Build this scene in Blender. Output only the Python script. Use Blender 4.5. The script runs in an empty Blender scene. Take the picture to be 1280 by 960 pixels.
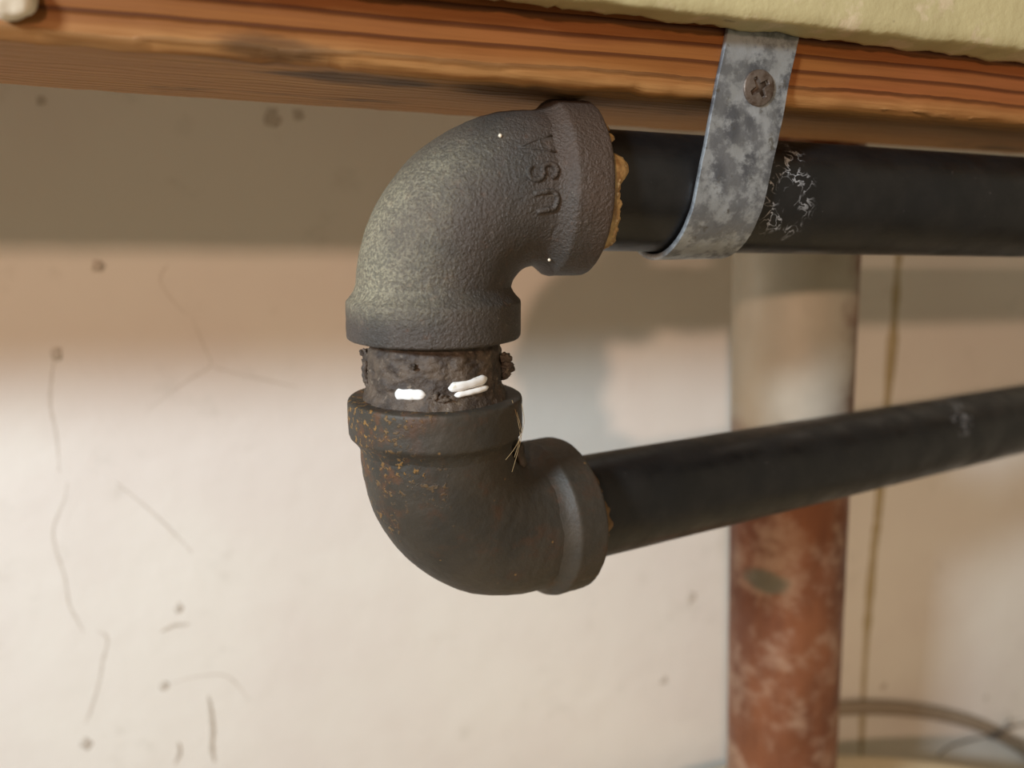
import bpy, bmesh, math, random
from mathutils import Vector, Matrix, noise
random.seed(7)
R = math.radians
S = 0.001                                   # geometry below is thought out in millimetres
sc = bpy.context.scene

# ------------------------------------------------------------------ camera
F = 1000.0                                  # focal length in pixels of the 1280 px wide frame
PITCH = R(11.8)
CAM = Vector((0, 0, 1750))                  # mm
cd = bpy.data.cameras.new('camera'); cam = bpy.data.objects.new('camera', cd)
sc.collection.objects.link(cam); sc.camera = cam
cd.sensor_width = 36; cd.lens = 36 * F / 1280
cam.location = CAM * S; cam.rotation_euler = (R(90) - PITCH, 0, 0)
cd.clip_start = 0.005; cd.clip_end = 30
cd.dof.use_dof = True; cd.dof.focus_distance = 0.168; cd.dof.aperture_fstop = 9
FW = Vector((0, math.cos(PITCH), -math.sin(PITCH))); UP = Vector((0, math.sin(PITCH), math.cos(PITCH))); RT = Vector((1, 0, 0))
def ray(px, py): return FW + RT * ((px - 640) / F) + UP * ((480 - py) / F)
def at(px, py, d): return CAM + ray(px, py) * d

# ------------------------------------------------------------------ light
w = bpy.data.worlds.new('world'); sc.world = w; w.use_nodes = True
w.node_tree.nodes['Background'].inputs[0].default_value = (1.0, 0.84, 0.60, 1)
w.node_tree.nodes['Background'].inputs[1].default_value = 0.30
def area(name, az, el, dist, size, power, col, sizey=None):
    d = bpy.data.lights.new(name, 'AREA'); d.energy = power; d.color = col; d.size = size
    if sizey: d.shape = 'RECTANGLE'; d.size_y = sizey
    o = bpy.data.objects.new(name, d); sc.collection.objects.link(o)
    tgt = Vector((0, .2, 1.74))
    o.location = tgt + Vector((-math.sin(R(az)) * math.cos(R(el)), -math.cos(R(az)) * math.cos(R(el)), math.sin(R(el)))) * dist
    o.rotation_euler = (tgt - o.location).to_track_quat('-Z', 'Y').to_euler()
area('ceiling_lamp_light', 38, 18.5, .74, .10, 6.6, (.70, .86, 1.0), .07)
area('warm_bulb_light', 12, 12.6, 1.2, .045, 5.3, (1.0, .66, .48))
vs = sc.view_settings
vs.view_transform = 'Standard'; vs.look = 'None'; vs.exposure = 0; vs.gamma = 1; vs.use_curve_mapping = False

# ------------------------------------------------------------------ materials
class Mat:
    def __init__(s, name, rough=.6, metal=0.0, spec=.5):
        s.m = bpy.data.materials.new(name); s.m.use_nodes = True
        s.t = s.m.node_tree; s.b = s.t.nodes['Principled BSDF']
        s.b.inputs['Roughness'].default_value = rough; s.b.inputs['Metallic'].default_value = metal
        s.b.inputs['Specular IOR Level'].default_value = spec
        s.co = s.t.nodes.new('ShaderNodeTexCoord').outputs['Object']
    def put(s, sock, v):
        if isinstance(v, bpy.types.NodeSocket): s.t.links.new(v, sock)
        elif isinstance(v, (tuple, list)) and len(v) == 3 and sock.type == 'RGBA': sock.default_value = (*v, 1)
        else: sock.default_value = v
    def map(s, scale=(1, 1, 1), rot=(0, 0, 0), loc=(0, 0, 0), vec=None):
        n = s.t.nodes.new('ShaderNodeMapping'); s.put(n.inputs[0], vec or s.co)
        n.inputs['Scale'].default_value = scale; n.inputs['Rotation'].default_value = rot; n.inputs['Location'].default_value = loc
        return n.outputs[0]
    def noise(s, scale, detail=3, rough=.55, vec=None, dist=0):
        n = s.t.nodes.new('ShaderNodeTexNoise'); s.put(n.inputs['Vector'], vec or s.co)
        n.inputs['Scale'].default_value = scale; n.inputs['Detail'].default_value = detail
        n.inputs['Roughness'].default_value = rough; n.inputs['Distortion'].default_value = dist
        return n.outputs[0]
    def voro(s, scale, vec=None, feature='F1'):
        n = s.t.nodes.new('ShaderNodeTexVoronoi'); n.feature = feature; s.put(n.inputs['Vector'], vec or s.co)
        n.inputs['Scale'].default_value = scale
        return n.outputs['Distance']
    def wave(s, scale, dist=0, detail=2, dscale=1, direction='Z', vec=None, phase=0):
        n = s.t.nodes.new('ShaderNodeTexWave'); s.put(n.inputs['Vector'], vec or s.co)
        n.bands_direction = direction; n.wave_profile = 'SAW'
        n.inputs['Scale'].default_value = scale; n.inputs['Distortion'].default_value = dist
        n.inputs['Detail'].default_value = detail; n.inputs['Detail Scale'].default_value = dscale; n.inputs['Phase Offset'].default_value = phase
        return n.outputs['Fac']
    def rng(s, v, a, b, c=0.0, d=1.0):
        n = s.t.nodes.new('ShaderNodeMapRange'); n.interpolation_type = 'SMOOTHSTEP'; s.put(n.inputs[0], v)
        for i, x in zip((1, 2, 3, 4), (a, b, c, d)): n.inputs[i].default_value = x
        return n.outputs[0]
    def ma(s, op, a, b=0.0):
        n = s.t.nodes.new('ShaderNodeMath'); n.operation = op; s.put(n.inputs[0], a); s.put(n.inputs[1], b)
        return n.outputs[0]
    def dot(s, v):
        n = s.t.nodes.new('ShaderNodeVectorMath'); n.operation = 'DOT_PRODUCT'; s.put(n.inputs[0], s.co); n.inputs[1].default_value = v
        return n.outputs['Value']
    def near(s, p, scale=(1, 1, 1)):
        n = s.t.nodes.new('ShaderNodeVectorMath'); n.operation = 'SUBTRACT'; s.put(n.inputs[0], s.co); n.inputs[1].default_value = p
        k = s.t.nodes.new('ShaderNodeVectorMath'); k.operation = 'MULTIPLY'; s.put(k.inputs[0], n.outputs[0]); k.inputs[1].default_value = scale
        l = s.t.nodes.new('ShaderNodeVectorMath'); l.operation = 'LENGTH'; s.put(l.inputs[0], k.outputs[0])
        return l.outputs['Value']
    def mix(s, f, a, b):
        n = s.t.nodes.new('ShaderNodeMix'); n.data_type = 'RGBA'
        s.put(n.inputs[0], f); s.put(n.inputs[6], a); s.put(n.inputs[7], b)
        return n.outputs[2]
    def bump(s, h, strength=.5, dist=.0005, normal=None):
        n = s.t.nodes.new('ShaderNodeBump'); n.inputs['Strength'].default_value = strength; n.inputs['Distance'].default_value = dist
        s.put(n.inputs['Height'], h)
        if normal: s.put(n.inputs['Normal'], normal)
        return n.outputs[0]
    def out(s, col, normal=None, rough=None):
        s.put(s.b.inputs['Base Color'], col)
        if normal: s.put(s.b.inputs['Normal'], normal)
        if rough is not None: s.put(s.b.inputs['Roughness'], rough)
        return s.m
def srgb(r, g, b):
    f = lambda c: c / 12.92 if c <= .04045 else ((c + .055) / 1.055) ** 2.4
    return tuple(f(c / 255) for c in (r, g, b))

# ------------------------------------------------------------------ mesh helpers
def link(o, parent=None):
    sc.collection.objects.link(o)
    if parent: o.parent = parent
    return o
def thing(name, label, cat, base, group=None):
    o = bpy.data.objects.new(name, None); o.location = base * S; o.empty_display_size = .01
    o['label'] = label; o['category'] = cat; o['_b'] = list(base)
    if group: o['group'] = group
    return link(o)
def tag(o, label, cat): o['label'] = label; o['category'] = cat; return o
def mesh(name, verts, faces, mat, parent=None, base=None, smooth=True, label=None):
    """verts in world millimetres; stored relative to the parent's base"""
    b = Vector(parent['_b']) if parent and '_b' in parent else (base or Vector((0, 0, 0)))
    me = bpy.data.meshes.new(name); me.from_pydata([(Vector(v) - b) * S for v in verts], [], faces); me.update()
    bm = bmesh.new(); bm.from_mesh(me); bmesh.ops.recalc_face_normals(bm, faces=bm.faces); bm.to_mesh(me); bm.free()
    if smooth: me.shade_smooth()
    me.materials.append(mat)
    o = bpy.data.objects.new(name, me); link(o, parent)
    if not (parent and '_b' in parent): o.location = b * S
    if parent and parent.type == 'MESH': o.location = (0, 0, 0)
    o['_b'] = list(b)
    if label: o['label'] = label
    return o
def rings(rows, closed=True, caps=True):
    """rows: list of equal-length point loops -> verts, faces"""
    n = len(rows[0]); V = [p for r in rows for p in r]; Fc = []
    for i in range(len(rows) - 1):
        for j in range(n if closed else n - 1):
            k = (j + 1) % n
            Fc.append((i * n + j, i * n + k, (i + 1) * n + k, (i + 1) * n + j))
    if caps and closed:
        Fc.append(tuple(range(n))); Fc.append(tuple((len(rows) - 1) * n + j for j in range(n)))
    return V, Fc
def frame(d):
    d = d.normalized(); a = Vector((0, 0, 1)) if abs(d.z) < .9 else Vector((0, 1, 0))
    x = d.cross(a).normalized(); return x, d.cross(x).normalized(), d
def lathe(p, d, prof, n=96, wob=None, caps=False, closeloop=False):
    x, y, d = frame(d); rows = []
    for (t, r) in prof:
        row = []
        for j in range(n):
            a = 2 * math.pi * j / n
            q = p + d * t + (x * math.cos(a) + y * math.sin(a)) * r
            if wob: q = q + (x * math.cos(a) + y * math.sin(a)) * wob(q)
            row.append(q)
        rows.append(row)
    if closeloop: rows.append(rows[0])
    return rings(rows, True, caps)
def tube(pts, rad, n=8, flat=1.0, nrm=None):
    """round (or flattened along nrm) tube through points"""
    rows = []; m = len(pts)
    for i, p in enumerate(pts):
        t = (pts[min(i + 1, m - 1)] - pts[max(i - 1, 0)]).normalized()
        if nrm: y = nrm; x = t.cross(y).normalized()
        else: x, y, _ = frame(t)
        r = rad[i] if isinstance(rad, (list, tuple)) else rad
        rows.append([p + (x * math.cos(2 * math.pi * j / n) + y * math.sin(2 * math.pi * j / n) * flat) * r for j in range(n)])
    return rings(rows)
def smooth_pts(pts, k=6):
    out = []
    for i in range(len(pts) - 1):
        p0, p1, p2, p3 = pts[max(i - 1, 0)], pts[i], pts[i + 1], pts[min(i + 2, len(pts) - 1)]
        for j in range(k):
            t = j / k
            out.append(.5 * (2 * p1 + (p2 - p0) * t + (2 * p0 - 5 * p1 + 4 * p2 - p3) * t * t + (3 * p1 - p0 - 3 * p2 + p3) * t ** 3))
    return out + [pts[-1]]
def nz(q, sc_, off=0): return noise.noise(Vector(q) * sc_ + Vector((off, off * 1.7, off * .3)))
def blob(c, rx, seed, n=12, amp=.35, ax=None):
    ax = ax or (Vector((1, 0, 0)), Vector((0, 1, 0)), Vector((0, 0, 1)))
    V = []; Fc = []
    for i in range(n + 1):
        th = math.pi * i / n
        for j in range(2 * n):
            ph = math.pi * j / n
            u = Vector((math.sin(th) * math.cos(ph), math.sin(th) * math.sin(ph), math.cos(th)))
            k = 1 + amp * noise.noise(u * 1.6 + Vector((seed, seed * 2.1, 0)))
            V.append(c + ax[0] * u.x * rx[0] * k + ax[1] * u.y * rx[1] * k + ax[2] * u.z * rx[2] * k)
    for i in range(n):
        for j in range(2 * n):
            k = (j + 1) % (2 * n)
            Fc.append((i * 2 * n + j, i * 2 * n + k, (i + 1) * 2 * n + k, (i + 1) * 2 * n + j))
    return V, Fc

# ------------------------------------------------------------------ layout (mm)
Z = Vector((0, 0, 1))
YAW1, YAW2 = R(18.3), R(32.3)
H1 = Vector((math.cos(YAW1), math.sin(YAW1), 0)); N1 = Vector((math.sin(YAW1), -math.cos(YAW1), 0))   # N1 faces the camera
H2 = Vector((math.cos(YAW2), math.sin(YAW2), 0)); N2 = Vector((math.sin(YAW2), -math.cos(YAW2), 0))
RP = 13.15; RB = 16.3; RC = 18.55; BEND = 22.0; GAP = 12.9
LV1, LH1, LV2, LH2 = 31.0, 33.3, 34.0, 34.4   # centre to face of each elbow's vertical and horizontal mouth
DIP = R(1.5); H1D = H1 * math.cos(DIP) - Z * math.sin(DIP); DIP2 = R(1.7); H2D = H2 * math.cos(DIP2) - Z * math.sin(DIP2)   # the pipes sag slightly
C1 = at(543, 412, 172) + Z * 29.5
C2 = C1 - Z * (LV1 + LV2 + GAP)
BOARD_BOTTOM = C1.z + 19.6
BOARD_FRONT = RP + 0.4                       # along N1 from the pipe axis
def front_uz(px, py, off):                   # pixel -> (u, z) on the vertical plane off mm in front of the upper pipe's axis
    r = ray(px, py); t = ((C1 + N1 * off - CAM).dot(N1)) / r.dot(N1); p = CAM + r * t
    return (p - C1).dot(H1), p.z, p
WALL_P = Vector((136, 400, 1750)); WALL_YAW = R(17); WH = Vector((math.cos(WALL_YAW), math.sin(WALL_YAW), 0)); WN = Vector((math.sin(WALL_YAW), -math.cos(WALL_YAW), 0))
def wall_at(px, py, off=0):
    r = ray(px, py); t = (WALL_P + WN * off - CAM).dot(WN) / r.dot(WN); return CAM + r * t

# ------------------------------------------------------------------ setting: wall and floor
m = Mat('plaster', .75, spec=.3)
pl = m.mix(m.rng(m.noise(9, 4), .35, .7), srgb(234, 229, 218), srgb(228, 220, 210))
pl = m.mix(m.rng(m.noise(45, 4, .6), .58, .8, 0, .35), pl, srgb(196, 190, 176))
plaster = m.out(pl, m.bump(m.noise(420, 4, .6), .25, .0004, m.bump(m.noise(40, 3), .35, .0025)))
m = Mat('plaster_crack', .8); crack_mat = m.out(m.mix(m.noise(300), srgb(222, 214, 201), srgb(208, 198, 185)))
m = Mat('plaster_chip', .85); chip_mat = m.out(m.mix(m.noise(500), srgb(214, 205, 192), srgb(190, 180, 164)))
m = Mat('brown_stain', .85); stain_mat = m.out(m.mix(m.noise(200), srgb(160, 140, 98), srgb(200, 186, 152)))
m = Mat('concrete', .85); concrete = m.out(m.mix(m.noise(14, 5), srgb(170, 160, 145), srgb(130, 122, 110)), m.bump(m.noise(120, 4), .3, .002))

def box(name, o, ex, ey, ez, lx, ly, lz, mat, parent=None, base=None, kind=None, bev=0):
    b = base or o
    me = bpy.data.meshes.new(name); bm = bmesh.new()
    vs_ = [bm.verts.new((o + ex * x + ey * y + ez * z - b) * S) for x in lx for y in ly for z in lz]
    for f in ((0, 1, 3, 2), (4, 6, 7, 5), (0, 4, 5, 1), (2, 3, 7, 6), (0, 2, 6, 4), (1, 5, 7, 3)): bm.faces.new([vs_[i] for i in f])
    bmesh.ops.recalc_face_normals(bm, faces=bm.faces)
    if bev: bmesh.ops.bevel(bm, geom=bm.edges[:], offset=bev * S, segments=3, affect='EDGES')
    bm.to_mesh(me); bm.free(); me.materials.append(mat)
    ob = bpy.data.objects.new(name, me); link(ob, parent); ob.location = b * S
    if kind: ob['kind'] = kind
    return ob
wb = Vector((WALL_P.x, WALL_P.y, 0))
wall = box('wall_back', wb, WH, -WN, Z, (-1600, 1800), (0, 100), (0, 2500), plaster, base=wb, kind='structure'); wall['_b'] = list(wb)
wall['label'] = 'off-white painted plaster wall with hairline cracks behind the pipes'
floor = box('floor', Vector((0, -800, 0)), Vector((1, 0, 0)), Vector((0, 1, 0)), Z, (-3000, 3000), (-3000, 3000), (-80, 0), concrete, kind='structure')
floor['label'] = 'grey concrete basement floor below the pipes'

def wall_line(name, px, wid, mat, off=.05, flat=.12):
    pts = smooth_pts([wall_at(x, y, off) for x, y in px], 5)
    m_ = len(pts); rad = [wid * .4 * (.55 + .45 * abs(nz(p, .3, 5)) * 2) * min(1, .3 + 3 * i / m_, .3 + 3 * (m_ - 1 - i) / m_) for i, p in enumerate(pts)]
    V, Fc = tube(pts, rad, 8, flat, WN); return mesh(name, V, Fc, mat, wall)
for px, wd in (([(70, 440), (64, 470), (62, 505), (70, 545), (74, 590)], 1.6), ([(84, 602), (80, 625), (66, 660), (70, 690), (80, 720), (86, 755), (96, 775), (104, 790)], 1.7),
               ([(120, 788), (134, 798), (128, 825), (124, 850), (112, 890), (106, 905)], 1.8), ([(240, 398), (258, 440), (262, 458), (230, 478), (185, 512)], 1.3),
               ([(262, 458), (310, 470), (372, 484)], 1.3), ([(140, 600), (190, 640), (240, 690)], 1.2), ([(206, 856), (250, 845), (285, 846), (312, 876)], 1.2),
               ([(210, 330), (200, 350), (215, 375), (235, 395)], 1.0)):
    wall_line('hairline_crack', px, wd, crack_mat)
for px, wd in (([(260, 870), (263, 890), (265, 915), (264, 935), (268, 952)], 3.4), ([(222, 928), (224, 940), (218, 955)], 3), ([(201, 790), (215, 782), (236, 780)], 3.2)):
    wall_line('paint_drip', px, wd, chip_mat, .2, .5)
for i, (x, y, s) in enumerate(((72, 442, 2.2), (340, 146, 3.2), (372, 143, 2.0), (223, 760, 1.8), (206, 857, 2.0), (107, 929, 2.2), (829, 850, 2.2), (864, 746, 2.6), (122, 333, 2.2), (52, 126, 1.4), (1105, 858, 2.0), (1232, 872, 1.8))):
    V, Fc = blob(wall_at(x, y, .1), (s * .9, .3, s), i * 3.1, 8, .8, (WH, WN, Z)); mesh('plaster_chip', V, Fc, chip_mat, wall)
wall_line('stained_seam', [(1126, 300), (1122, 340), (1118, 400), (1112, 470), (1104, 560), (1098, 640), (1092, 690), (1086, 760), (1080, 850), (1076, 960)], 9, stain_mat, .1, .06)

# ------------------------------------------------------------------ tank the copper pipe rises from
m = Mat('cream_enamel', .45); enamel = m.out(m.mix(m.noise(30, 4), srgb(222, 204, 168), srgb(206, 186, 150)), m.bump(m.noise(200), .1, .0005))
far = at(1068, 944, 438); TR = 240
tc = Vector((far.x - 8, far.y - TR, 0))
tk = thing('storage_tank', 'cream round tank top edge at the bottom right, under the copper pipe', 'tank', tc)
V, Fc = lathe(tc, Z, [(0, TR - 4), (6, TR), (far.z - 20, TR), (far.z - 9, TR)], 128, caps=True); mesh('tank_body', V, Fc, enamel, tk)
V, Fc = lathe(tc, Z, [(far.z - 12, TR + 1.5), (far.z - 3, TR + 1.5), (far.z - .8, TR + .6), (far.z, TR - 1.5), (far.z + .5, TR - 6), (far.z + 1, TR * .5), (far.z + 1, 4)], 128, caps=True); mesh('tank_lid', V, Fc, enamel, tk)

# ------------------------------------------------------------------ copper pipe
m = Mat('copper', .5, .25)
cop = m.mix(m.rng(m.noise(60, 4, vec=m.map((1, 1, .35))), .3, .7), srgb(136, 84, 54), srgb(104, 60, 38))
cop = m.mix(m.rng(m.noise(60, 5, .6), .46, .70, 0, .75), cop, srgb(176, 146, 122))
zz = m.dot((0, 0, 1)); xx = m.dot((1, 0, 0))
band = m.ma('MULTIPLY', m.rng(m.ma('ADD', zz, m.ma('MULTIPLY', m.noise(60, 4), .05)), .215, .240), m.rng(m.ma('ADD', zz, m.ma('MULTIPLY', m.noise(90, 3), .03)), .318, .290))
band = m.ma('MULTIPLY', band, m.rng(m.ma('ADD', xx, m.ma('MULTIPLY', m.noise(70, 4), .02)), .019, .006))
cop = m.mix(m.ma('MULTIPLY', band, .85), cop, srgb(206, 200, 182))
cp0 = at(994, 320, 290); cp1 = at(975.5, 960, 341)
cdir = (cp0 - cp1).normalized()
cbase = cp1 + cdir * ((far.z + 1 - cp1.z) / cdir.z)
gp = (at(958, 728, 302) - cbase) * S
cop = m.mix(m.rng(m.ma('ADD', m.near(tuple(gp), (1, .6, 1.5)), m.ma('MULTIPLY', m.noise(150), .006)), .0125, .008, 0, .8), cop, srgb(92, 96, 80))
copper = m.out(cop, m.bump(m.noise(200, 4), .2, .0006), m.rng(m.noise(80, 4), .3, .7, .4, .65))
cu = thing('copper_pipe', 'vertical copper pipe with whitish smears behind the black pipes', 'pipe', cbase)
ctop = (2500 - cbase.z) / cdir.z
V, Fc = lathe(cbase, cdir, [(-.5 + i * ctop / 60, 22.0) for i in range(61)], 96, wob=lambda q: .12 * nz(q, .03), caps=True)
mesh('pipe_wall', V, Fc, copper, cu)

# raised grey-brown arc and cobweb on the wall
m = Mat('grey_brown_arc', .6); arc_mat = m.out(m.mix(m.noise(100), srgb(160, 146, 126), srgb(138, 122, 104)))
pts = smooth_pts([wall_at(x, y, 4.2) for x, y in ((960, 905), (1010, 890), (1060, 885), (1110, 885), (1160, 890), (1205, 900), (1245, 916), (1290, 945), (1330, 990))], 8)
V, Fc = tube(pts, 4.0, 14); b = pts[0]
tag(mesh('wall_arc', V, Fc, arc_mat, None, b), 'grey-brown arc curving along the wall at the lower right', 'cable')
m = Mat('cobweb', .9); web = m.out(srgb(78, 72, 64))
cw = thing('cobweb', 'dusty dark cobweb strand on the wall at the lower right edge', 'cobweb', wall_at(1245, 918, 9))
for px, rd in (([(1285, 904), (1262, 910), (1245, 918), (1215, 924), (1185, 934), (1172, 946)], .5), ([(1250, 915), (1258, 906), (1264, 898)], .4), ([(1245, 918), (1260, 922), (1285, 926)], .35)):
    V, Fc = tube(smooth_pts([wall_at(x, y, 9) for x, y in px], 5), rd, 6); mesh('strand', V, Fc, web, cw)
for x, y, s in ((1246, 918, 2.4), (1240, 921, 1.8), (1263, 909, 1.6)):
    V, Fc = blob(wall_at(x, y, 9), (s * 1.4, s * .6, s * .8), x, 8, .7, (WH, WN, Z)); mesh('dust_clump', V, Fc, web, cw)

# ------------------------------------------------------------------ wooden board
ub0 = -330; ub1 = 420; BH = 89; BD = 53
m = Mat('board_wood', .62, spec=.3)
warp = m.ma('MULTIPLY', m.noise(5, 2, vec=m.map((1, 2, 2))), .006)
zc = m.ma('ADD', m.dot((-.012, .9, 1)), warp)
rv = m.ma('MULTIPLY', zc, 1 / .0032)
saw = m.ma('FRACT', m.ma('ADD', rv, 40.0))
line = m.ma('MULTIPLY', m.rng(saw, .62, .88), m.rng(saw, 1.0, .93))
fib = m.noise(900, 4, .6, vec=m.map((.03, 1, 1)))
wd = m.mix(m.rng(m.noise(16, 3, vec=m.map((.5, 1, 2))), .35, .7), srgb(138, 86, 37), srgb(148, 85, 46))
wd = m.mix(m.rng(fib, .35, .75, 0, .45), wd, srgb(112, 64, 28))
wd = m.mix(m.ma('MULTIPLY', line, .85), wd, srgb(78, 38, 14))
low = m.rng(m.ma('ADD', m.dot((0, 0, 1)), m.ma('MULTIPLY', m.noise(30, 4, vec=m.map((.3, 1, 1))), .006)), .0085, .0035)
tan_ = m.mix(m.rng(fib, .3, .7), srgb(204, 158, 100), srgb(176, 128, 74))
wd = m.mix(m.ma('MULTIPLY', low, .6), wd, tan_)
smud = m.rng(m.noise(38, 5, .65, vec=m.map((.35, 1, 1.2), loc=(.03, 0, .1))), .60, .72, 0, .75)
smud = m.ma('MULTIPLY', smud, m.rng(m.dot((0, 0, 1)), .016, .006))
wd = m.mix(smud, wd, srgb(62, 48, 34))
for px_, py_, rr in ((392, 108, .0022), (455, 92, .0036), (500, 128, .0016), (590, 88, .0030), (330, 62, .0025), (640, 128, .0030)):
    u_, z_, _ = front_uz(px_, py_, BOARD_FRONT if py_ < 82 else BOARD_FRONT - 10)
    zl = (z_ - BOARD_BOTTOM + u_ * math.tan(DIP)) * S
    k_ = m.rng(m.ma('ADD', m.near((u_ * S, 0 if py_ < 82 else .010, max(0, zl)), (.22, .5, 1)), m.ma('MULTIPLY', m.noise(260, 4, .6, vec=m.map((.25, 1, 1))), .0045)), rr + .0030, rr + .0010, 0, .6)
    wd = m.mix(k_, wd, srgb(66, 50, 36))
wood = m.out(wd, m.bump(fib, .35, .0006, m.bump(line, .6, .0006)))
bo = C1 + N1 * BOARD_FRONT; bo = Vector((bo.x, bo.y, BOARD_BOTTOM))
me = bpy.data.meshes.new('board')
prof = []                                     # (depth, z) outline, worn front-bottom edge
for a in range(6): t = a / 5 * math.pi / 2; prof.append((3.0 - 3.0 * math.sin(t) if a else 3.0, 3.0 - 3.0 * math.cos(t)))
prof = [(0, BH)] + [(0, BH - i * (BH - 3) / 24) for i in range(1, 24)] + [(3 - 3 * math.cos(t), 3 - 3 * math.sin(t)) for t in [i * math.pi / 14 for i in range(8)]]
prof += [(3 + (BD - 5) * i / 12, 0) for i in range(1, 12)] + [(BD - 2 + 2 * math.sin(t), 2 - 2 * math.cos(t)) for t in [i * math.pi / 8 for i in range(5)]] + [(BD, BH)]
rows = []; nu = 260
for i in range(nu + 1):
    u = ub0 + (ub1 - ub0) * i / nu; row = []
    for (d, z) in prof:
        q = Vector((u * .25, d, z)); k = .45 * noise.noise(q * .16) + .22 * noise.noise(q * .5 + Vector((9, 0, 0)))
        edge = max(0, 1 - math.hypot(d, z) / 7)
        k2 = edge * (1.0 * noise.noise(Vector((u * .06, 3, d * .1))) + .8 * noise.noise(Vector((u * .22, 8, z * .2))))
        row.append(Vector((u, d + (k if z > 1 else 0) * .5 + k2 * .7, z + (abs(k) if d > 1 and z < 3 else 0) + abs(k2))))
    rows.append(row)
V, Fc = rings(rows)
me.from_pydata([v * S for v in V], [], Fc); me.update()
bm = bmesh.new(); bm.from_mesh(me); bmesh.ops.recalc_face_normals(bm, faces=bm.faces); bm.to_mesh(me); bm.free(); me.shade_smooth(); me.materials.append(wood)
board = link(bpy.data.objects.new('wooden_board', me)); board.location = bo * S; board.rotation_euler = (0, DIP, YAW1)
tag(board, 'orange-brown grained wooden beam along the top, above the black pipes', 'board')

# cream painted trim in front of the beam
m = Mat('cream_paint', .55)
cr = m.mix(m.rng(m.noise(35, 4), .35, .7), srgb(192, 180, 134), srgb(180, 168, 124))
cr = m.mix(m.rng(m.noise(90, 5, .65), .55, .66, 0, .8), cr, srgb(206, 188, 154))
cr = m.mix(m.rng(m.noise(160, 4, .6), .68, .76, 0, .7), cr, srgb(126, 112, 84))
cream = m.out(cr, m.bump(m.noise(260, 5), .45, .0008))
TO = BOARD_FRONT + 9; tz = C1.z + 33
def trim_row(u):
    a = .7 * noise.noise(Vector((u * .09, 1, 0))) + .45 * noise.noise(Vector((u * .4, 4, 0)))
    b_ = .9 * noise.noise(Vector((u * .12, 7, 0))) + .7 * noise.noise(Vector((u * .5, 9, 0)))
    z0 = C1.z + 33.2 - .0165 * u; zk = C1.z + 33.6 - .029 * u
    pr = [(TO, C1.z + 95)] + [(TO + .25 * noise.noise(Vector((u * .08, z * .2, 3))), z0 + a + 1.5 + z) for z in (40, 30, 22, 16, 11, 7, 4, 2, .8)]
    pr += [(TO - .3, z0 + a + .6), (TO - .9, z0 + a + .1)] + [(TO - .9 - (TO - BOARD_FRONT - 2.8) * k / 6, (z0 + a) * (1 - k / 6) + (zk + b_ * .7) * k / 6) for k in range(1, 7)] + [(BOARD_FRONT + 1.9, C1.z + 95)]
    return [C1 * 1 + H1 * u + N1 * d + Z * (z - C1.z) for d, z in pr]
rows = [trim_row(ub0 + (ub1 - ub0) * i / 500) for i in range(501)]
V, Fc = rings(rows); b = C1 + N1 * TO + Z * (tz - C1.z)
tag(mesh('painted_trim', V, Fc, cream, None, b), 'cream painted trim strip with chipped lower edge at the top right', 'trim')
# white dab at the far upper left
m = Mat('white_filler', .7); filler = m.out(m.mix(m.noise(80), srgb(238, 228, 206), srgb(222, 208, 182)), m.bump(m.noise(200), .3, .001))
_, _, p = front_uz(8, -6, BOARD_FRONT + 1.5)
V, Fc = blob(p, (4.2, 2.4, 3.6), 2.3, 16, .15, (H1, N1, Z))
tag(mesh('filler_dab', V, Fc, filler, None, p), 'white rounded dab of filler on the beam in the upper left corner', 'filler')

# ------------------------------------------------------------------ black pipes
def black_pipe_mat(name, scuff):
    m = Mat(name, .38, .0, .5)
    c = m.mix(m.rng(m.noise(120, 5, .6), .35, .75), srgb(15, 15, 16), srgb(27, 25, 24))
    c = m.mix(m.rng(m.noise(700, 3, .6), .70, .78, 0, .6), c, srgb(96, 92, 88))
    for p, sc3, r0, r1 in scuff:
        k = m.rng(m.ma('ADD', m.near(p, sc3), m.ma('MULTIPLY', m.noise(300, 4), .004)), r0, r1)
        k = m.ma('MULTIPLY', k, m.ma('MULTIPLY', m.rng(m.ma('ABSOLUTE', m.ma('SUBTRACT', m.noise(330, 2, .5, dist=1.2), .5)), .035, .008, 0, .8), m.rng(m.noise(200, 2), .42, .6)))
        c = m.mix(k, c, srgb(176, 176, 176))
    return m.out(c, m.bump(m.noise(500, 4), .15, .0004), m.rng(m.noise(90, 5), .3, .7, .3, .52))
p1a = C1 + H1 * LH1 - H1D * 11
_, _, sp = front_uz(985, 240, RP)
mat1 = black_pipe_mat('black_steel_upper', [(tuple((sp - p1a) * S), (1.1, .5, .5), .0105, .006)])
u1 = thing('steel_pipe', 'upper black steel pipe held under the beam by the metal strap', 'pipe', p1a)
V, Fc = lathe(p1a, H1D, [(i * (409) / 60, RP) for i in range(61)], 96, wob=lambda q: .05 * nz(q, .05), caps=True); mesh('pipe_wall', V, Fc, mat1, u1)
p2a = C2 + H2 * LH2 - H2D * 11; L2 = 470
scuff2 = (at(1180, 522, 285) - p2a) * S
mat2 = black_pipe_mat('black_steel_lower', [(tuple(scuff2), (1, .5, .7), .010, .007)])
u2 = thing('steel_pipe', 'lower black steel pipe slanting away to the right edge', 'pipe', p2a)
wallgap = (WALL_P - p2a).dot(WN) / H2D.dot(WN) - 8
V, Fc = lathe(p2a, H2D, [(i * min(L2, wallgap - 1) / 60, RP) for i in range(61)], 96, wob=lambda q: .05 * nz(q, .05), caps=True); mesh('pipe_wall', V, Fc, mat2, u2)

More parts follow.
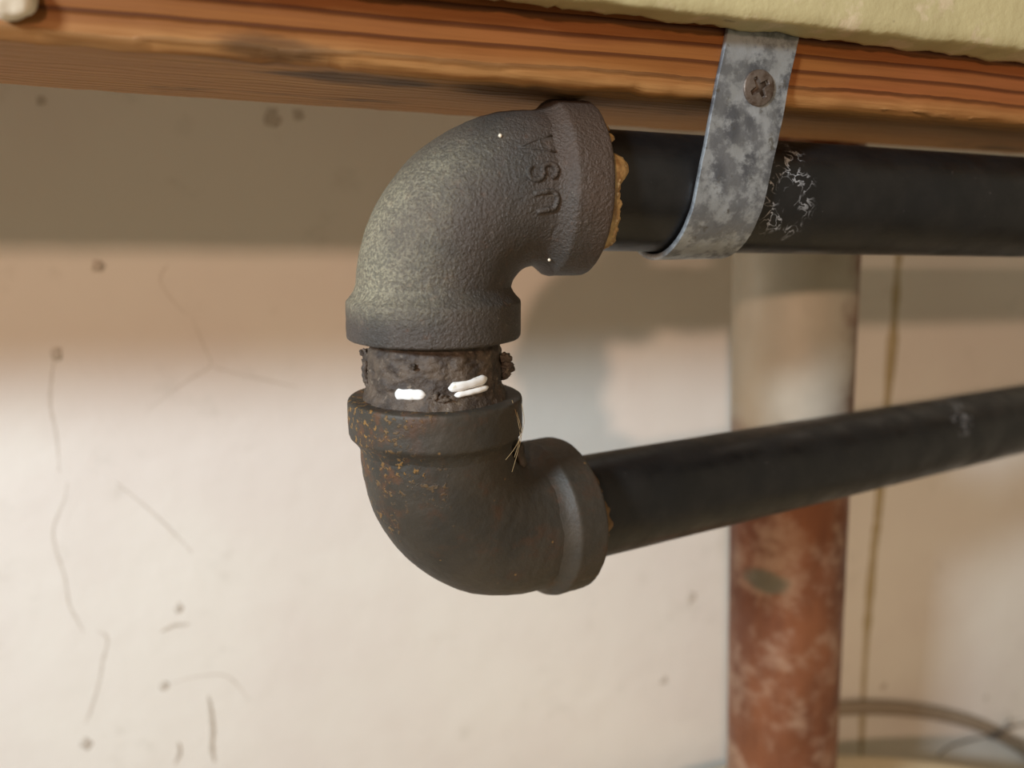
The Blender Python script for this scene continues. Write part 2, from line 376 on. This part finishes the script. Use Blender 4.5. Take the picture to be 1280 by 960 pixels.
# ------------------------------------------------------------------ elbows
def elbow_pt(C, dv, dh, s, phi, r, LV=31.0, LH=33.3):
    """s in mm from the vertical face through the bend to the horizontal face; phi=0 on the outside of the bend"""
    l = LV - BEND; arc = BEND * math.pi / 2; ctr = C + (dv + dh) * BEND; bn = dv.cross(dh)
    if s < l: c = C + dv * (LV - s); n = -dh
    elif s < l + arc:
        a = (s - l) / BEND; n = -(dh * math.cos(a) + dv * math.sin(a)); c = ctr + n * BEND
    else: c = C + dh * (BEND + s - l - arc); n = -dv
    d = n * math.cos(phi) + bn * math.sin(phi)
    return c + d * r, d
STOT = LV1 + LH1 - 2 * BEND + BEND * math.pi / 2
def build_elbow(name, label, C, dv, dh, LV, LH, rk, mat, seed):
    t = thing(name, label, 'pipe fitting', C)
    rows = []; n = 112; ns = 110
    for i in range(ns + 1):
        s = 3 + (LV + LH - 2 * BEND + BEND * math.pi / 2 - 6) * i / ns; row = []
        for j in range(n):
            q, d = elbow_pt(C, dv, dh, s, 2 * math.pi * j / n, RB * rk, LV, LH)
            row.append(q + d * (.22 * nz(q, .12, seed) + .10 * nz(q, .5, seed)))
        rows.append(row)
    V, Fc = rings(rows); mesh('elbow_body', V, Fc, mat, t)
    pr = [(-13.5, RB - .9), (-12.0, RB - .2), (-11.0, RB + .12), (-10.2, RB + .4), (-9.4, RB + .9), (-8.7, RB + 1.5), (-8.2, RC - .28), (-7.95, RC - .08), (-7.6, RC + .03), (-7.2, RC + .05), (-6.6, RC + .05)]
    pr += [(-5.8 + i * .8, RC + .05) for i in range(7)] + [(-.55, RC), (-.25, RC - .12), (-.05, RC - .4), (0, RC - .8), (0, RC - 1.8), (0, 15.5), (-.1, 14.5), (-1.5, 13.45), (-3, 13.4)]
    pr = [(a, b * rk if b > 15 else b) for a, b in pr]
    for d, L_ in ((dv, LV), (dh, LH)):
        V, Fc = lathe(C + d * L_, d, pr, 144, wob=lambda q: .16 * nz(q, .15, seed + 3) + .10 * nz(q, .6, seed)); mesh('collar', V, Fc, mat, t)
    return t
# upper: dark iron with pale grey dust caught in the cast skin
m = Mat('dusty_iron', .62, .25, .45)
grain = m.noise(1500, 3, .65); grain2 = m.noise(3000, 2, .6)
ir = m.mix(m.rng(m.noise(70, 4), .35, .7), srgb(80, 72, 65), srgb(66, 62, 57))
ir = m.mix(m.rng(m.noise(500, 3), .60, .75, 0, .4), ir, srgb(104, 80, 64))
dm = m.ma('ADD', m.dot((-.94 / .04, -.15 / .04, .10 / .04)), m.ma('MULTIPLY', m.ma('SUBTRACT', m.noise(60, 4), .5), .9))
dmask = m.ma('MULTIPLY', m.rng(dm, -.35, .85), m.rng(m.dot((0, 0, 1)), -.028, -.020))
speck = m.ma('ADD', m.rng(grain, .40, .64, .38, 1), m.rng(grain2, .55, .7, 0, .3))
ir = m.mix(m.ma('MULTIPLY', dmask, m.ma('MULTIPLY', speck, .85)), ir, srgb(204, 194, 160))
ir = m.mix(m.rng(m.noise(1500, 2), .68, .76, 0, .5), ir, srgb(150, 142, 126))
ir = m.mix(m.ma('MULTIPLY', m.rng(m.ma('ADD', m.dot((1, 0, .5)), m.ma('MULTIPLY', m.noise(120, 4), .02)), .030, .046), .6), ir, srgb(84, 64, 50))
iron1 = m.out(ir, m.bump(grain, .9, .0006, m.bump(m.noise(620, 3), .3, .0006)), .54)
e1 = build_elbow('pipe_elbow', 'upper grey dusty cast iron elbow touching the beam, with raised letters USA', C1, -Z, H1, LV1, LH1, 1.0, iron1, 1.0)
# lower: darker, rust flecked
m = Mat('rusty_iron', .6, .2, .45)
grain = m.noise(700, 3, .6)
ir = m.mix(m.rng(m.noise(80, 4), .35, .7), srgb(68, 61, 51), srgb(56, 52, 45))
ir = m.mix(m.rng(m.noise(130, 5, .65), .52, .72, 0, .6), ir, srgb(80, 56, 40))
rm = m.ma('ADD', m.dot((-1 / .025, -.2 / .025, .45 / .025)), m.ma('MULTIPLY', m.ma('SUBTRACT', m.noise(90, 4), .5), 2.6))
rmask = m.rng(rm, .40, 1.2)
spots = m.rng(m.noise(750, 3, .6), .55, .62)
ir = m.mix(m.ma('MULTIPLY', rmask, m.ma('MULTIPLY', spots, .9)), ir, srgb(150, 112, 58))
ir = m.mix(m.ma('MULTIPLY', rmask, m.rng(m.noise(260, 4), .5, .65, 0, .6)), ir, srgb(108, 70, 42))
ir = m.mix(m.ma('MULTIPLY', m.rng(m.voro(260), .10, .05, 0, .7), m.rng(m.noise(60), .5, .6)), ir, srgb(150, 116, 70))
iron2 = m.out(ir, m.bump(m.ma('MULTIPLY', rmask, spots), .6, .0006, m.bump(grain, .35, .0005)), .58)
e2 = build_elbow('pipe_elbow', 'lower blackened cast iron elbow with orange rust flecks', C2, Z, H2, LV2, LH2, 1.02, iron2, 6.0)

# raised USA lettering on the upper elbow, reading upwards beside the right collar
def arc_pts(cx, cy, r, a0, a1, n=8): return [(cx + r * math.cos(R(a0 + (a1 - a0) * i / n)), cy + r * math.sin(R(a0 + (a1 - a0) * i / n))) for i in range(n + 1)]
LW, LH = 4.0, 5.4
glyphs = [([[(0, LH), (0, 1.8)] + arc_pts(1.8, 1.8, 1.8, 180, 360) + [(3.6, 1.8), (3.6, LH)]], .55),
          ([arc_pts(1.9, 3.95, 1.45, 20, 200) + arc_pts(1.9, 3.95, 1.45, 200, 270, 4) + arc_pts(1.9, 1.40, 1.35, 90, -20, 6) + arc_pts(1.9, 1.40, 1.35, -20, -170, 8)], .55),
          ([[(0, 0), (1.9, LH)], [(1.9, LH), (3.8, 0)], [(.8, 2.0), (3.0, 2.0)]], .26)]
s_base = STOT - 11.6; a_mid = None
# pick the angular side that faces the camera
side = 1 if elbow_pt(C1, -Z, H1, s_base, math.pi / 2, RB)[1].dot(N1) > 0 else -1
for k, (strokes, rad) in enumerate(glyphs):
    for st in strokes:
        pts = []
        for i in range(len(st) - 1):
            for j in range(4):
                t = j / 4; pts.append((st[i][0] * (1 - t) + st[i + 1][0] * t, st[i][1] * (1 - t) + st[i + 1][1] * t))
        pts.append(st[-1]); P = []
        for (x, y) in pts:
            up = -4.3 + k * 5.6 + x                      # mm upwards along the girth from the letter row's start
            phi = side * (math.pi / 2 - up / RB)
            P.append(elbow_pt(C1, -Z, H1, s_base - y, phi, RB + .05)[0])
        V, Fc = tube(P, rad, 8); mesh('raised_letter', V, Fc, iron1, e1)

# two tiny bright pale dots on the upper elbow
m = Mat('pale_fleck', .4); fleck = m.out(srgb(240, 226, 200))
def on_elbow(C, dv, dh, sx, phi, off=.05): return elbow_pt(C, dv, dh, sx, phi, RB + off)
for sx, up, r in ((STOT - 18.5, 12.6, .38), (STOT - 10.5, -16.5, .34)):
    q, d = on_elbow(C1, -Z, H1, sx, side * (math.pi / 2 - up / RB), .25 if up > 0 else .9); V, Fc = blob(q, (r, r, r), sx, 6, .2); mesh('pale_fleck', V, Fc, fleck, e1)

# sealing compound where the pipes leave the elbows
m = Mat('pipe_dope', .45); dc = m.mix(m.rng(m.noise(350, 4), .35, .65), srgb(200, 166, 112), srgb(140, 100, 54))
dope = m.out(m.mix(m.rng(m.noise(700, 3), .58, .7), dc, srgb(214, 190, 146)), m.bump(m.noise(500, 4), .6, .0008))
def bead(C, LE, d, n1, width, thick, seed, mat, parent, name='sealant_bead'):
    rows = []; n = 160; x, y, dd = frame(d)
    for j in range(n):
        a = 2 * math.pi * j / n; e = x * math.cos(a) + y * math.sin(a)
        f = .68 + .32 * max(0, e.dot(n1))
        q0 = e * 9
        k = f * (1 + .75 * nz(q0, .16, seed) + .5 * nz(q0, .55, seed))
        k = max(.25, k); row = []
        for i in range(13):
            t = i / 12; ln = -1.2 + (width * k + 1.2) * t
            h = thick * k * math.sin(math.pi * (t * .8 + .2)) ** .7 if t < 1 else 0
            q = C + d * (LE + ln) + e * (RP - .3 + h)
            row.append(q + (e * .22 + d * .25) * (nz(q, .9, seed) + nz(q, 1.9, seed)) * (1 if 0 < i < 12 else 0))
        rows.append(row)
    rows.append(rows[0])
    V, Fc = rings(rows, False, False); mesh(name, V, Fc, mat, parent, label='crusty tan sealant ring')
bead(C1, LH1, H1, (N1 - Z * .4).normalized(), 5.6, 2.3, 2.0, dope, e1)
m = Mat('brown_dope', .6); dope2 = m.out(m.mix(m.noise(300, 4), srgb(134, 100, 56), srgb(96, 68, 40)), m.bump(m.noise(500, 4), .4, .0005))
bead(C2, LH2, H2, N2, 4.2, 1.2, 5.0, dope2, e2)

# stray fibres on the lower elbow
m = Mat('fibre', .7); fib_m = m.out(srgb(150, 124, 84))
for k, pl_ in enumerate(([(646, 515), (652, 540), (648, 562), (640, 590)], [(652, 505), (655, 530), (646, 556), (632, 575)], [(640, 500), (646, 520), (650, 545), (643, 572)])):
    V, Fc = tube(smooth_pts([at(x, y, 167.5 + (0 if y < 545 else -1.0)) for x, y in pl_], 6), .06, 5); mesh('fibre', V, Fc, fib_m, e2)

q = C2 + (Z + H2) * (BEND - 3.2)
V, Fc = blob(q, (3.0, 6.0, 3.8), 4.4, 14, .5, (H2, N2, Z)); mesh('casting_web', V, Fc, iron2, e2)
# ------------------------------------------------------------------ nipple between the elbows, wrapped in old sealant
nb = C2 + Z * (LV2 - 8)
nip = thing('pipe_nipple', 'short threaded nipple caked in brown sealant and white tape between the elbows', 'pipe fitting', nb)
m = Mat('nipple_steel', .5, .4); nst = m.out(m.mix(m.noise(200), srgb(60, 52, 46), srgb(40, 34, 30)), m.bump(m.noise(600), .3, .0005))
V, Fc = lathe(nb, Z, [(i * .5, 13.1 + (.35 if i % 4 < 2 else -.25)) for i in range(int((GAP + 16) / .5))], 96, caps=True); mesh('threaded_tube', V, Fc, nst, nip)
m = Mat('old_sealant', .6)
gk = m.mix(m.rng(m.noise(260, 5, .65), .35, .65), srgb(92, 78, 64), srgb(58, 48, 40)); gk = m.mix(m.rng(m.noise(700, 3), .6, .72, 0, .6), gk, srgb(136, 122, 104))
gunk = m.out(gk, m.bump(m.noise(500, 5, .65), .8, .0010))
z0 = C2.z + LV2
rows = []
for i in range(41):
    t = i / 40; row = []
    for j in range(180):
        a = 2 * math.pi * j / 180; e = Vector((math.cos(a), math.sin(a), 0))
        q = Vector((C2.x, C2.y, z0 + (-1.2) + t * (GAP + 1.6))) + e * 14
        r = 14.25 + 2.1 * max(0, 1 - t / .32) ** 1.3 + .5 * max(0, (t - .85) / .15) * 0 - .55 * math.exp(-((t - .9) / .06) ** 2)
        r += .55 * nz(q, .28, 3) + .35 * nz(q, .8, 4) + .25 * nz(Vector((q.x, q.y, q.z * 2.5)), .9, 8)
        row.append(Vector((C2.x, C2.y, q.z)) + e * r)
    rows.append(row)
V, Fc = rings(rows); mesh('sealant_wrap', V, Fc, gunk, nip, label='brown crusted sealant')
m = Mat('ptfe_tape', .3); tape = m.out(m.mix(m.rng(m.noise(500, 3), .55, .75), srgb(244, 243, 238), srgb(206, 196, 168)), m.bump(m.noise(420, 2, vec=m.map((.4, .4, 2))), .4, .0006))
def tape_patch(x0, x1, zlo, zhi, rise, bulge, seed):
    """white tape showing through: lens shaped swelling on the wrap; x in mm right of the axis as seen from the front"""
    rows = []
    for i in range(25):
        t = i / 24; x = x0 + (x1 - x0) * t; a = -math.pi / 2 + math.asin(max(-.97, min(.97, x / 15.0)))
        e = Vector((math.cos(a), math.sin(a), 0)); w_ = min(1, 9 * t, 7 * (1 - t)) ** .6; row = []
        w_ *= 1 + .15 * noise.noise(Vector((t * 5, seed, 0)))
        for j in range(11):
            v = j / 10; zc_ = (zlo + zhi) / 2 + rise * (t - .5) + (v - .5) * (zhi - zlo) * w_
            row.append(Vector((C2.x, C2.y, z0 + zc_)) + e * (14.3 + bulge * math.sin(math.pi * v) ** .35 * max(.02, w_)))
        rows.append(row)
    V, Fc = rings(rows, False, False); mesh('tape_strip', V, Fc, tape, nip, label='bright white thread tape')
tape_patch(-7.4, -.6, 2.0, 4.2, .2, .75, 1)
tape_patch(4.0, 12.2, 3.9, 6.0, 1.0, .75, 2)
tape_patch(5.2, 12.4, 2.6, 3.9, .7, .85, 3)
fl = smooth_pts([at(x, y, 171.5) for x, y in ((472, 436), (462, 444), (457, 455), (456, 468), (460, 481), (470, 493))], 6)
V, Fc = tube(fl, [.75 + .55 * nz(p, .9, 2) for p in fl], 8); mesh('sealant_flap', V, Fc, gunk, nip, label='loose flap of dried sealant')
for k, (x, dz, rx, rz) in enumerate(((-15.0, 9.6, .9, .8), (15.2, 8.4, 1.5, 1.0), (15.3, 6.3, 1.7, 1.1), (14.8, 4.8, 1.2, .8), (1.2, 2.9, 1.0, .7), (2.6, 2.6, 1.3, .8), (-3.0, 8.9, .8, .5))):
    y = -math.sqrt(max(0, 14.6 ** 2 - x * x)) if abs(x) < 14.6 else -1.0
    V, Fc = blob(Vector((C2.x + x, C2.y + y, z0 + dz)), (rx, 1.0, rz), k * 2.7, 12, .9); mesh('sealant_crumb', V, Fc, gunk, nip)

# ------------------------------------------------------------------ galvanised strap and its screw
m = Mat('galvanised_steel', .48, .6)
gv = m.mix(m.rng(m.noise(170, 5, .65), .42, .58), srgb(170, 174, 176), srgb(98, 100, 104))
gv = m.mix(m.rng(m.voro(190, vec=m.map((1, 1, .5))), .25, .6, 0, .4), gv, srgb(150, 152, 152))
gv = m.mix(m.rng(m.noise(260, 4, .65), .60, .7, 0, .7), gv, srgb(90, 84, 72))
galv = m.out(gv, m.bump(m.noise(350, 5), .35, .0006), m.rng(m.noise(150, 4), .3, .7, .38, .62))
ua, za, _ = front_uz(953, 45, BOARD_FRONT + 1); ubt, zb, _ = front_uz(908, 270, BOARD_FRONT + 1)
tilt = (ubt - ua) / (zb - za)
SW = 8.6; TH = 1.3
path = []                                     # (distance along N1, z) of the strap's middle line in cross-section
rs = RP + .35 + TH / 2
zt = za + 14
SZ = C1.z - math.tan(DIP) * (ubt - LH1)
for i in range(20): path.append((BOARD_FRONT + .2 + TH / 2, zt + (SZ + 4 - zt) * i / 20))
for i in range(25):
    a = math.pi * i / 24; path.append((rs * math.cos(a) + (BOARD_FRONT + .2 + TH / 2 - rs) * (1 - i / 24), SZ - rs * math.sin(a)))
path.append((-rs, SZ + 5))
Sb = C1 + H1 * ubt
st = thing('pipe_strap', 'grey galvanised metal strap screwed to the beam, wrapping the upper pipe', 'strap', Sb)
rows = []
for i, (d, z) in enumerate(path):
    p0, p1 = path[max(i - 1, 0)], path[min(i + 1, len(path) - 1)]
    td, tz_ = p1[0] - p0[0], p1[1] - p0[1]; ln = math.hypot(td, tz_); nd, nz_ = -tz_ / ln, td / ln
    u = ua + tilt * (max(z, C1.z - 6) - za) - (0 if i < 22 else (i - 22) * .12)
    row = []
    for (a, b_) in ((-1, -1), (-.6, -1), (0, -1), (.6, -1), (1, -1), (1.02, -.5), (1.02, .5), (1, 1), (.6, 1), (0, 1), (-.6, 1), (-1, 1), (-1.02, .5), (-1.02, -.5)):
        wob = .25 * noise.noise(Vector((z * .15, a * 2, d * .1)))
        row.append(C1 + H1 * (u + a * SW + wob) + N1 * (d + nd * b_ * TH / 2) + Z * (z + nz_ * b_ * TH / 2 - C1.z))
    rows.append(row)
V, Fc = rings(rows); o = mesh('strap_band', V, Fc, galv, st)
o.data.set_sharp_from_angle(angle=R(40))
_, _, sp = front_uz(948, 110, BOARD_FRONT + .2 + TH)
m = Mat('screw_steel', .5, .5); scm = m.out(m.mix(m.rng(m.noise(500, 4), .4, .65), srgb(112, 100, 90), srgb(82, 66, 54)), m.bump(m.noise(700, 4), .4, .0004))
scr = thing('wood_screw', 'cross-head screw with brownish round head fixing the metal strap', 'screw', sp)
rows = []; nr, na = 34, 120; RS = 3.75
for i in range(nr + 1):
    r = RS * (i / nr) if i else .001; row = []
    for j in range(na):
        a = 2 * math.pi * j / na; x, y = r * math.cos(a), r * math.sin(a)
        rot = R(32); xr, yr = x * math.cos(rot) + y * math.sin(rot), -x * math.sin(rot) + y * math.cos(rot)
        k = 0
        for (p, q) in ((xr, yr), (yr, xr)):
            wv = .78 - abs(p) * .12; k = max(k, min(1, max(0, (wv - abs(q)) / .22)) * min(1, max(0, (2.4 - abs(p)) / .4)))
        h = .75 - .35 * (r / RS) ** 3 - 2.4 * k
        if i == nr: h = -.1
        row.append(sp + H1 * x + Z * y + N1 * (h + .06 * nz(Vector((x, y, 0)), .9, 2)))
    rows.append(row)
V, Fc = rings(rows, True, False); mesh('screw_head', V, Fc, scm, scr)
V, Fc = lathe(sp + N1 * .1, -N1, [(0, 2.0), (2, 1.9), (18, 1.5), (22, .3)], 20, caps=True); mesh('shank', V, Fc, scm, scr)
for o in bpy.data.objects:
    if '_b' in o: del o['_b']
